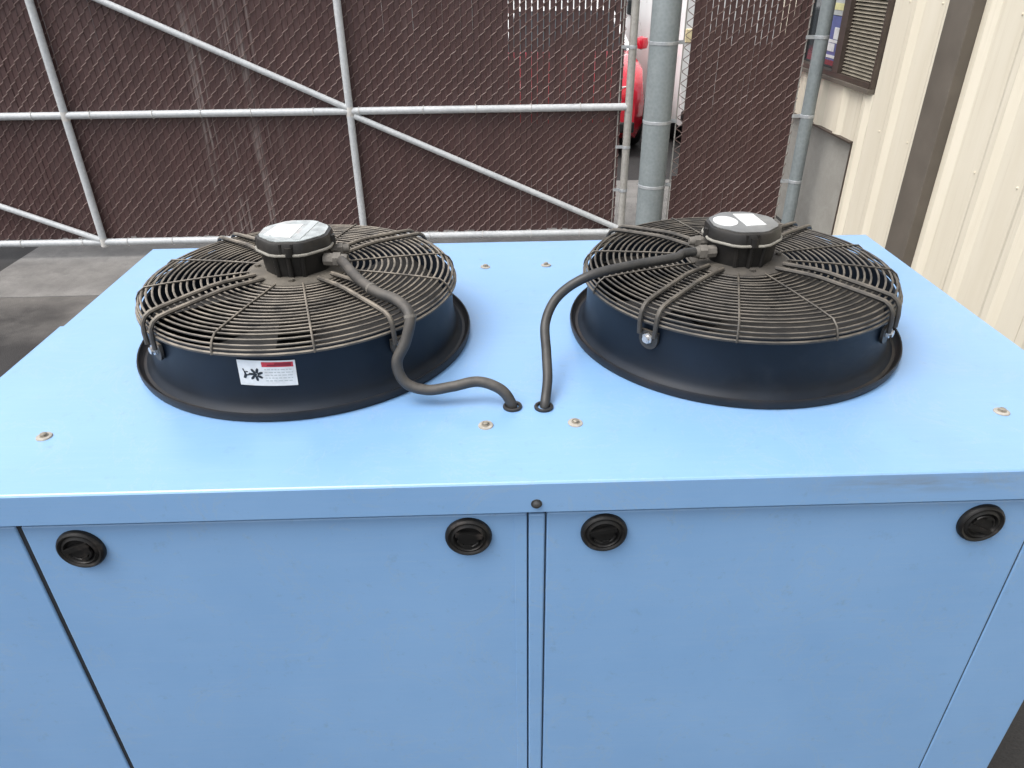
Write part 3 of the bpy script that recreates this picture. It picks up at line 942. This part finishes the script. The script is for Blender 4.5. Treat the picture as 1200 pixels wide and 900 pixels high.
# ---- narrow panel with its thin post at the wall
fp = empty("fence_panel", (1.87, YF, 0), "narrow brown slatted fence panel between thick post and cream wall", "fence")
FO = Vector(fp.location)
class FM(MB):
    def build(s, name, m, parent=None, **kw):
        s.v = [tuple(Vector(v) - FO) for v in s.v]
        return MB.build(s, name, m, parent or fp, **kw)
FX0, FX1 = 1.395, 2.277
n = int((FX1 - FX0) / P_)
tag(FM().add(*(lambda m: (m.v, m.f))(link_mesh(FX0, FX0 + n * P_, 0.05, 2.25, YF + 0.01))).build("chain_link_mesh", LINK), kind="stuff")
hs_ = {}
for i in range(n):
    x = FX0 + (i + 0.5) * P_
    if i == 0:
        s_ = slat_mesh(0.0414, 0.52).build("slat", SLAT, fp)
        s_["label"] = "broken short slat"
        s_.location = Vector((x, YF + 0.0095, 0.05)) - FO
        continue
    k = (i * 2 + i // 3) % 4 if i > 3 else 'w'
    if k not in hs_:
        s_ = slat_mesh(0.0414, 2.15, None if k == 'w' else (1.42, 1.50, 1.58, 1.66)[k]).build("slat", SLAT, fp)
        hs_[k] = s_
    else:
        s_ = copy(hs_[k], fp)
    s_.location = Vector((x, YF + 0.0095, 0.06 + random.uniform(-.012, .012))) - FO
    s_.rotation_euler = (0, random.uniform(-.0006, .0006), random.uniform(-.10, .10))
FM().box((1.380, YF + 0.005, 0.05), (1.389, YF + 0.013, 2.25)).build("tension_bar", GALVR, bevel=0.001)
FM().box((2.268, YF + 0.005, 0.05), (2.277, YF + 0.013, 2.25)).build("tension_bar", GALVR, bevel=0.001)
FM().cyl((2.378, YF, 0), (2.378, YF, 2.6), 0.0485, 24).build("wall_post", POSTM, smooth=True)
for z in (0.515, 1.005, 1.545, 2.06):
    k = FM().lathe([(0.0488, -0.012), (0.0512, -0.010), (0.0512, 0.010), (0.0488, 0.012)], c=(2.378, YF, z), n=24)
    k.box((2.262, YF + 0.0135, z - 0.012), (2.335, YF + 0.0175, z + 0.012)).box((2.262, YF + 0.0005, z - 0.012), (2.335, YF + 0.0045, z + 0.012))
    k.build("post_band", BANDM)
FM().cyl((1.33, YF - 0.01, 2.27), (2.34, YF - 0.01, 2.27), 0.021, 14).build("rail", GALV, smooth=True)

# ================================================================ BUILDING ON THE RIGHT
XW = 2.560
bld = empty("metal_building", (XW, 3.0, 0), "cream ribbed metal building with brown downpipe box and slatted window", "building")
BO = Vector(bld.location)
class WM(MB):
    def build(s, name, m, parent=None, **kw):
        p = parent or bld
        off = BO if p is bld else BO + Vector(p.location)
        s.v = [tuple(Vector(v) - off) for v in s.v]
        return MB.build(s, name, m, p, **kw)
def cladding(y0, y1, z0, z1):
    """ribbed sheet: broad trapezoid ribs every 0.36 m"""
    prof = [(y0, 0.0)]
    k = math.floor((y0 - 3.28) / 0.36) - 1
    while True:
        yc = 3.28 + 0.36 * k
        for dy, h in ((0.0, 0), (0.050, 0.024), (0.095, 0.024), (0.145, 0)):
            y = yc + dy
            if y0 + 0.001 < y < y1 - 0.001:
                prof.append((y, h))
        k += 1
        if yc > y1:
            break
    prof.append((y1, 0.0))
    m = WM()
    n = len(prof)
    for z in (z0, z1):
        m.v += [(XW - h, y, z) for y, h in prof]
        m.v += [(XW - h + 0.004, y, z) for y, h in prof]
    for i in range(n - 1):
        m.f.append((i, i + 1, 2 * n + i + 1, 2 * n + i))
        m.f.append((n + i, 3 * n + i, 3 * n + i + 1, n + i + 1))
        m.f.append((2 * n + i, 2 * n + i + 1, 3 * n + i + 1, 3 * n + i))
        m.f.append((i, n + i, n + i + 1, i + 1))
    m.f += [(0, 2 * n, 3 * n, n), (n - 1, 2 * n - 1, 4 * n - 1, 3 * n - 1)]
    return m.build("cladding_panel", CREAM)
WT = 3.9
for a, b_ in ((-2.28, -1.20), (-1.20, -0.12), (-0.12, 0.96), (0.96, 2.04), (2.04, 3.12), (3.12, 4.20), (4.20, 5.08)):
    cladding(a + 0.0015, b_ - 0.0015, 0.12, WT)
cladding(5.0815, 5.2285, 0.12, 1.240)
cladding(5.2315, 6.60, 0.905, 1.240)
cladding(5.0815, 6.60, 2.46, WT)
cladding(6.603, 7.10, 0.905, WT)
WM().box((XW + 0.042, -2.4, 0), (XW + 6, 7.10, WT + 0.05)).build("wall_core", CONC)
WM().box((XW + 0.020, 5.245, 0), (XW + 0.0415, 7.098, 0.893)).build("foundation_panel", FOUND)
WM().box((XW - 0.030, 5.2300, 0.892), (XW + 0.040, 7.10, 0.9035)).build("drip_trim", DKBROWN)
WM().box((XW - 0.006, 5.2292, 0.10), (XW + 0.040, 5.2435, 0.8915)).build("drip_trim", DKBROWN)
WM().box((XW + 0.005, -2.4, 0.0), (XW + 0.0415, 5.228, 0.118)).build("base_plinth", CONC)
WM().box((XW - 0.25, -2.4, WT + 0.052), (XW + 6.1, 7.2, WT + 0.12)).build("roof", ROOFG)
WM().box((XW - 0.24, -2.4, WT - 0.10), (XW - 0.05, 7.2, WT + 0.05)).build("gutter", BROWN, bevel=0.01)
WM().box((2.474, 4.105, 0.05), (XW - 0.004, 4.330, WT - 0.102)).build("downpipe_box", BROWN, bevel=0.006)
# fasteners beside the ribs
cs = MB().lathe([(0.0075, 0.0), (0.0075, 0.0015), (0.0045, 0.002), (0.0045, 0.006), (0.0, 0.0065)], n=8)
cs.v = [(-z, y, x) for x, y, z in cs.v]
c0 = None
for k in range(-3, 6):
    for z in (0.30, 1.05, 1.80, 2.6):
        y = 3.28 + 0.36 * k + 0.175
        if y > 5.05 or 4.08 < y < 4.36:
            continue
        loc = Vector((XW - 0.0002, y + random.uniform(-.006, .006), z + random.uniform(-.01, .01))) - BO
        if c0 is None:
            c0 = cs.build("cladding_screw", CREAM, bld, loc=loc)
        else:
            copy(c0, bld, loc)
# window
wz0, wz1, wy0, wy1 = 1.243, 2.45, 5.085, 6.60
win = WM().box((XW - 0.050, wy0 + 0.0, wz0), (XW + 0.04, wy1, wz0 + 0.028)).build("window", BROWN, bevel=0.002)
win["label"] = "brown framed window with horizontal slats and posters in its far pane"
def wp(name, a, b_, m_, **kw):
    s_ = MB().box(tuple(Vector(a) - BO), tuple(Vector(b_) - BO))
    return s_.build(name, m_, win, **kw)
wp("window_frame", (XW - 0.030, wy0, wz0 + 0.029), (XW + 0.04, wy0 + 0.028, wz1), DKBROWN)
wp("window_frame", (XW - 0.034, wy1 - 0.05, wz0 + 0.029), (XW + 0.04, wy1, wz1), DKBROWN)
wp("window_frame", (XW - 0.034, wy0 + 0.029, wz1 - 0.06), (XW + 0.04, wy1 - 0.051, wz1), DKBROWN)
wp("window_frame", (XW - 0.034, wy0 + 0.029, wz0 + 0.029), (XW + 0.04, wy1 - 0.051, wz0 + 0.062), DKBROWN)
wp("mullion", (XW - 0.034, 5.635, wz0 + 0.063), (XW + 0.04, 5.735, wz1 - 0.061), DKBROWN)
wp("pane", (XW + 0.030, wy0 + 0.029, wz0 + 0.063), (XW + 0.036, 5.634, wz1 - 0.061), GLASS)
wp("pane", (XW + 0.030, 5.736, wz0 + 0.063), (XW + 0.036, wy1 - 0.051, wz1 - 0.061), GLASS)
sl = MB()
sl.add([(-0.010, 0, -0.010), (-0.007, 0, -0.010), (0.013, 0, 0.006), (0.010, 0, 0.006), (-0.010, 0.517, -0.010), (-0.007, 0.517, -0.010), (0.013, 0.517, 0.006), (0.010, 0.517, 0.006)],
       [(0, 1, 2, 3), (7, 6, 5, 4), (0, 4, 5, 1), (1, 5, 6, 2), (2, 6, 7, 3), (3, 7, 4, 0)])
s0 = None
for k in range(47):
    loc = Vector((XW + 0.004, 5.115, wz0 + 0.078 + 0.0232 * k)) - BO
    if s0 is None:
        s0 = sl.build("window_slat", SLATW, win, loc=loc)
    else:
        copy(s0, win, loc)
# posters behind the far pane
wp("poster", (XW + 0.0265, 5.775, 1.36), (XW + 0.0285, 6.08, 1.66), BLUP)
wp("poster", (XW + 0.0265, 5.80, 1.665), (XW + 0.0285, 6.08, 2.25), STICKG)
for k in range(7):
    wp("poster_print", (XW + 0.0240, 5.82, 1.70 + 0.078 * k), (XW + 0.0262, 6.05 - 0.02 * (k % 3), 1.70 + 0.078 * k + 0.045), YELP)
for k, (a, b_, c, d) in enumerate(((5.80, 6.02, 1.48, 1.50), (5.82, 5.95, 1.505, 1.585), (5.90, 6.04, 1.42, 1.475), (5.80, 6.05, 1.375, 1.395))):
    wp("poster_print", (XW + 0.0240, a, c), (XW + 0.0262, b_, d), STICK)

# ================================================================ BEYOND THE FENCE
def loft(sections, cap=True):
    """sections: list of equal-length rings"""
    m = MB()
    n = len(sections[0])
    for s_ in sections:
        m.v += s_
    for i in range(len(sections) - 1):
        for k in range(n):
            l = (k + 1) % n
            m.f.append((i * n + k, i * n + l, (i + 1) * n + l, (i + 1) * n + k))
    if cap:
        m.f.append(tuple(reversed(range(n))))
        m.f.append(tuple((len(sections) - 1) * n + k for k in range(n)))
    return m
def ring_section(y, hw, z0, z1, tum=0.85, r=0.10):
    """car cross-section: rocker, bulging side, shoulder, deck"""
    pts = [(-hw * 0.90, z0), (-hw * 0.985, z0 + (z1 - z0) * 0.25), (-hw, z0 + (z1 - z0) * 0.6), (-hw * 0.96, z1 - 0.05), (-hw * tum, z1),
           (hw * tum, z1), (hw * 0.96, z1 - 0.05), (hw, z0 + (z1 - z0) * 0.6), (hw * 0.985, z0 + (z1 - z0) * 0.25), (hw * 0.90, z0)]
    return [(x, y, z) for x, z in pts]
def wheels(root, xs, ys, r, wdt):
    t0 = None
    for x in xs:
        for y in ys:
            sg = 1 if x > 0 else -1
            if t0 is None:
                m = MB()
                pr = [(r * 0.62, -wdt / 2), (r * 0.93, -wdt / 2), (r, -wdt / 3), (r, wdt / 3), (r * 0.93, wdt / 2), (r * 0.62, wdt / 2)]
                n = 28
                for rr, h in pr:
                    m.v += [(h, rr * math.cos(2 * PI * k / n), rr * math.sin(2 * PI * k / n)) for k in range(n)]
                for i in range(len(pr)):
                    j = (i + 1) % len(pr)
                    for k in range(n):
                        l = (k + 1) % n
                        m.f.append((i * n + k, i * n + l, j * n + l, j * n + k))
                t0 = m.build("wheel", TYRE, root, smooth=True)
                q = MB()
                q.cyl((-wdt * 0.42, 0, 0), (wdt * 0.42, 0, 0), r * 0.2, 16)
                for k in range(5):
                    a = 2 * PI * k / 5
                    q.tube([(wdt * 0.36, 0, 0), (wdt * 0.36, r * 0.6 * math.cos(a), r * 0.6 * math.sin(a))], 0.035, 6)
                    q.tube([(-wdt * 0.36, 0, 0), (-wdt * 0.36, r * 0.6 * math.cos(a), r * 0.6 * math.sin(a))], 0.035, 6)
                r0 = q.build("rim", RIM, t0)
                t0.location = (x, y, r)
            else:
                c = copy(t0, root, (x, y, r)); copy(r0, c)

# ---- red car, nose towards the fence
car = empty("parked_car", (0.93, 10.75, 0.0), "red car with a pale roof parked behind the gate beside the thick post", "car")
L0, L1 = -2.1, 2.1
secs = [ring_section(L0, 0.70, 0.30, 0.72, 0.8), ring_section(L0 + 0.12, 0.82, 0.22, 0.86, 0.82), ring_section(L0 + 0.45, 0.87, 0.20, 0.98, 0.84), ring_section(L0 + 1.15, 0.89, 0.20, 1.06, 0.86),
        ring_section(0.3, 0.90, 0.20, 1.08, 0.88), ring_section(1.3, 0.89, 0.20, 1.08, 0.88), ring_section(1.9, 0.86, 0.22, 1.04, 0.86), ring_section(L1, 0.78, 0.30, 0.95, 0.84)]
loft(secs).build("body", CARRED, car, smooth=True)
def gsec(y, hw, z, ht):
    return [(-hw, y, z), (-ht, y, z), (ht, y, z), (hw, y, z)]
gh = MB()
# cabin glass: windscreen, roof, rear glass
prof = [(-0.98, 1.05), (-0.30, 1.46), (1.10, 1.50), (1.85, 1.08)]
o = [(-0.78, 0.58), (-0.62, 0.60), (-0.62, 0.60), (-0.74, 0.58)]
for (y, z), (a, _) in zip(prof, o):
    gh.v += [(a, y, z), (-a, y, z)]
gh.f += [(0, 1, 3, 2), (4, 5, 7, 6), (2, 3, 5, 4), (0, 2, 4, 6), (1, 7, 5, 3), (0, 6, 7, 1)]
gh.build("cabin_glass", GLASS, car)
MB().add([(-0.63, -0.28, 1.468), (0.63, -0.28, 1.468), (0.63, 1.10, 1.507), (-0.63, 1.10, 1.507), (-0.56, -0.15, 1.50), (0.56, -0.15, 1.50), (0.56, 1.0, 1.535), (-0.56, 1.0, 1.535)],
         [(3, 2, 1, 0), (4, 5, 6, 7), (0, 1, 5, 4), (1, 2, 6, 5), (2, 3, 7, 6), (3, 0, 4, 7)]).build("roof", WHITEP, car, bevel=0.02)
for s_ in (-1, 1):
    pil = MB()
    pil.tube([(0.79 * s_, -0.98, 1.05), (0.635 * s_, -0.29, 1.47)], 0.035, 6).tube([(0.63 * s_, 1.10, 1.50), (0.75 * s_, 1.86, 1.07)], 0.05, 6).tube([(0.625 * s_, 0.35, 1.48), (0.80 * s_, 0.30, 1.06)], 0.03, 6)
    pil.build("pillar", WHITEP, car)
    hl = MB().add([(0.42 * s_, L0 - 0.012 + 0.05, 0.66), (0.76 * s_, L0 + 0.10, 0.68), (0.80 * s_, L0 + 0.14, 0.82), (0.50 * s_, L0 + 0.02, 0.79),
                   (0.42 * s_, L0 + 0.2, 0.66), (0.76 * s_, L0 + 0.3, 0.68), (0.80 * s_, L0 + 0.3, 0.82), (0.50 * s_, L0 + 0.2, 0.79)],
                  [(0, 1, 2, 3), (7, 6, 5, 4), (0, 4, 5, 1), (1, 5, 6, 2), (2, 6, 7, 3), (3, 7, 4, 0)])
    hl.build("headlight", LAMP, car, bevel=0.01)
    mr = MB(); mr.lathe([(0.0, -0.08), (0.075, -0.06), (0.09, 0.0), (0.075, 0.06), (0.0, 0.08)], c=(0.98 * s_, -0.72, 1.12), n=14)
    mr.build("mirror", CARRED, car, smooth=True)
MB().box((-0.42, L0 - 0.004, 0.47), (0.42, L0 + 0.05, 0.62)).build("grille", BLACK, car, bevel=0.01)
MB().box((-0.70, L0 - 0.02, 0.30), (0.70, L0 + 0.08, 0.42)).build("bumper", BLACK, car, bevel=0.02)
wheels(car, (-0.80, 0.80), (-1.28, 1.30), 0.315, 0.20)

# ---- white van beside it, tail towards the fence
van = empty("parked_van", (3.13, 11.4, 0.0), "white van parked tail first behind the narrow fence panel beside the red car", "van")
def vsec(y, hw, z0, z1): return ring_section(y, hw, z0, z1, 0.90)
loft([vsec(-2.5, 0.97, 0.36, 2.30), vsec(-2.42, 0.99, 0.30, 2.36), vsec(0.6, 0.99, 0.24, 2.36), vsec(1.0, 0.99, 0.24, 2.24), vsec(1.75, 1.0, 0.22, 1.30), vsec(2.42, 0.97, 0.22, 1.05), vsec(2.5, 0.92, 0.26, 0.86)]).build("body", WHITEP, van, smooth=True)
MB().add([(-0.84, 1.74, 1.345), (0.84, 1.74, 1.345), (0.80, 1.07, 2.19), (-0.80, 1.07, 2.19), (-0.84, 1.68, 1.30), (0.84, 1.68, 1.30), (0.80, 1.01, 2.15), (-0.80, 1.01, 2.15)],
         [(0, 1, 2, 3), (7, 6, 5, 4), (0, 4, 5, 1), (1, 5, 6, 2), (2, 6, 7, 3), (3, 7, 4, 0)]).build("windscreen", GLASS, van)
for s_ in (-1, 1):
    rd = MB().box((min(0.006 * s_, 0.84 * s_), -2.522, 0.52), (max(0.006 * s_, 0.84 * s_), -2.4, 2.18)).build("rear_door", WHITEP, van, bevel=0.015)
    MB().box((min(0.05 * s_, 0.09 * s_), -2.545, 1.0), (max(0.05 * s_, 0.09 * s_), -2.5225, 1.18)).build("handle", BLACK, rd)
    MB().box((min(0.865 * s_, 0.95 * s_), -2.515, 1.22), (max(0.865 * s_, 0.95 * s_), -2.42, 1.36)).build("tail_light", AMBER, van, bevel=0.01)
    MB().box((min(0.992 * s_, 1.004 * s_), 0.55, 1.30), (max(0.992 * s_, 1.004 * s_), 1.2, 1.85)).build("side_window", GLASS, van)
    MB().box((min(1.06 * s_, 1.20 * s_), 1.40, 1.20), (max(1.06 * s_, 1.20 * s_), 1.48, 1.48)).build("mirror", BLACK, van, bevel=0.02)
MB().box((-0.90, -2.58, 0.36), (0.90, -2.44, 0.50)).build("bumper", BLACK, van, bevel=0.03)
wheels(van, (-0.86, 0.86), (-1.6, 1.45), 0.34, 0.22)

# ---- white building far behind
wh = empty("white_warehouse", (0.0, 27.0, 0.0), "pale white flat roofed building far behind the fence", "building")
MB().box((-4.0, 0, 0), (16, 12, 5.2)).build("wall", WARE, wh)
MB().box((-4.2, -0.2, 5.203), (16.2, 12.2, 5.5)).build("roof", ROOFG, wh)
for k in range(4):
    d = MB().box((-2.6 + 4.6 * k, -0.06, 0.02), (0.6 + 4.6 * k, -0.002, 3.4)).build("door", STICKG, wh)
    for j in range(4):
        MB().box((-2.5 + 4.6 * k, -0.085, 0.12 + 0.82 * j), (0.5 + 4.6 * k, -0.062, 0.86 + 0.82 * j)).build("door_panel", STICKG, d)
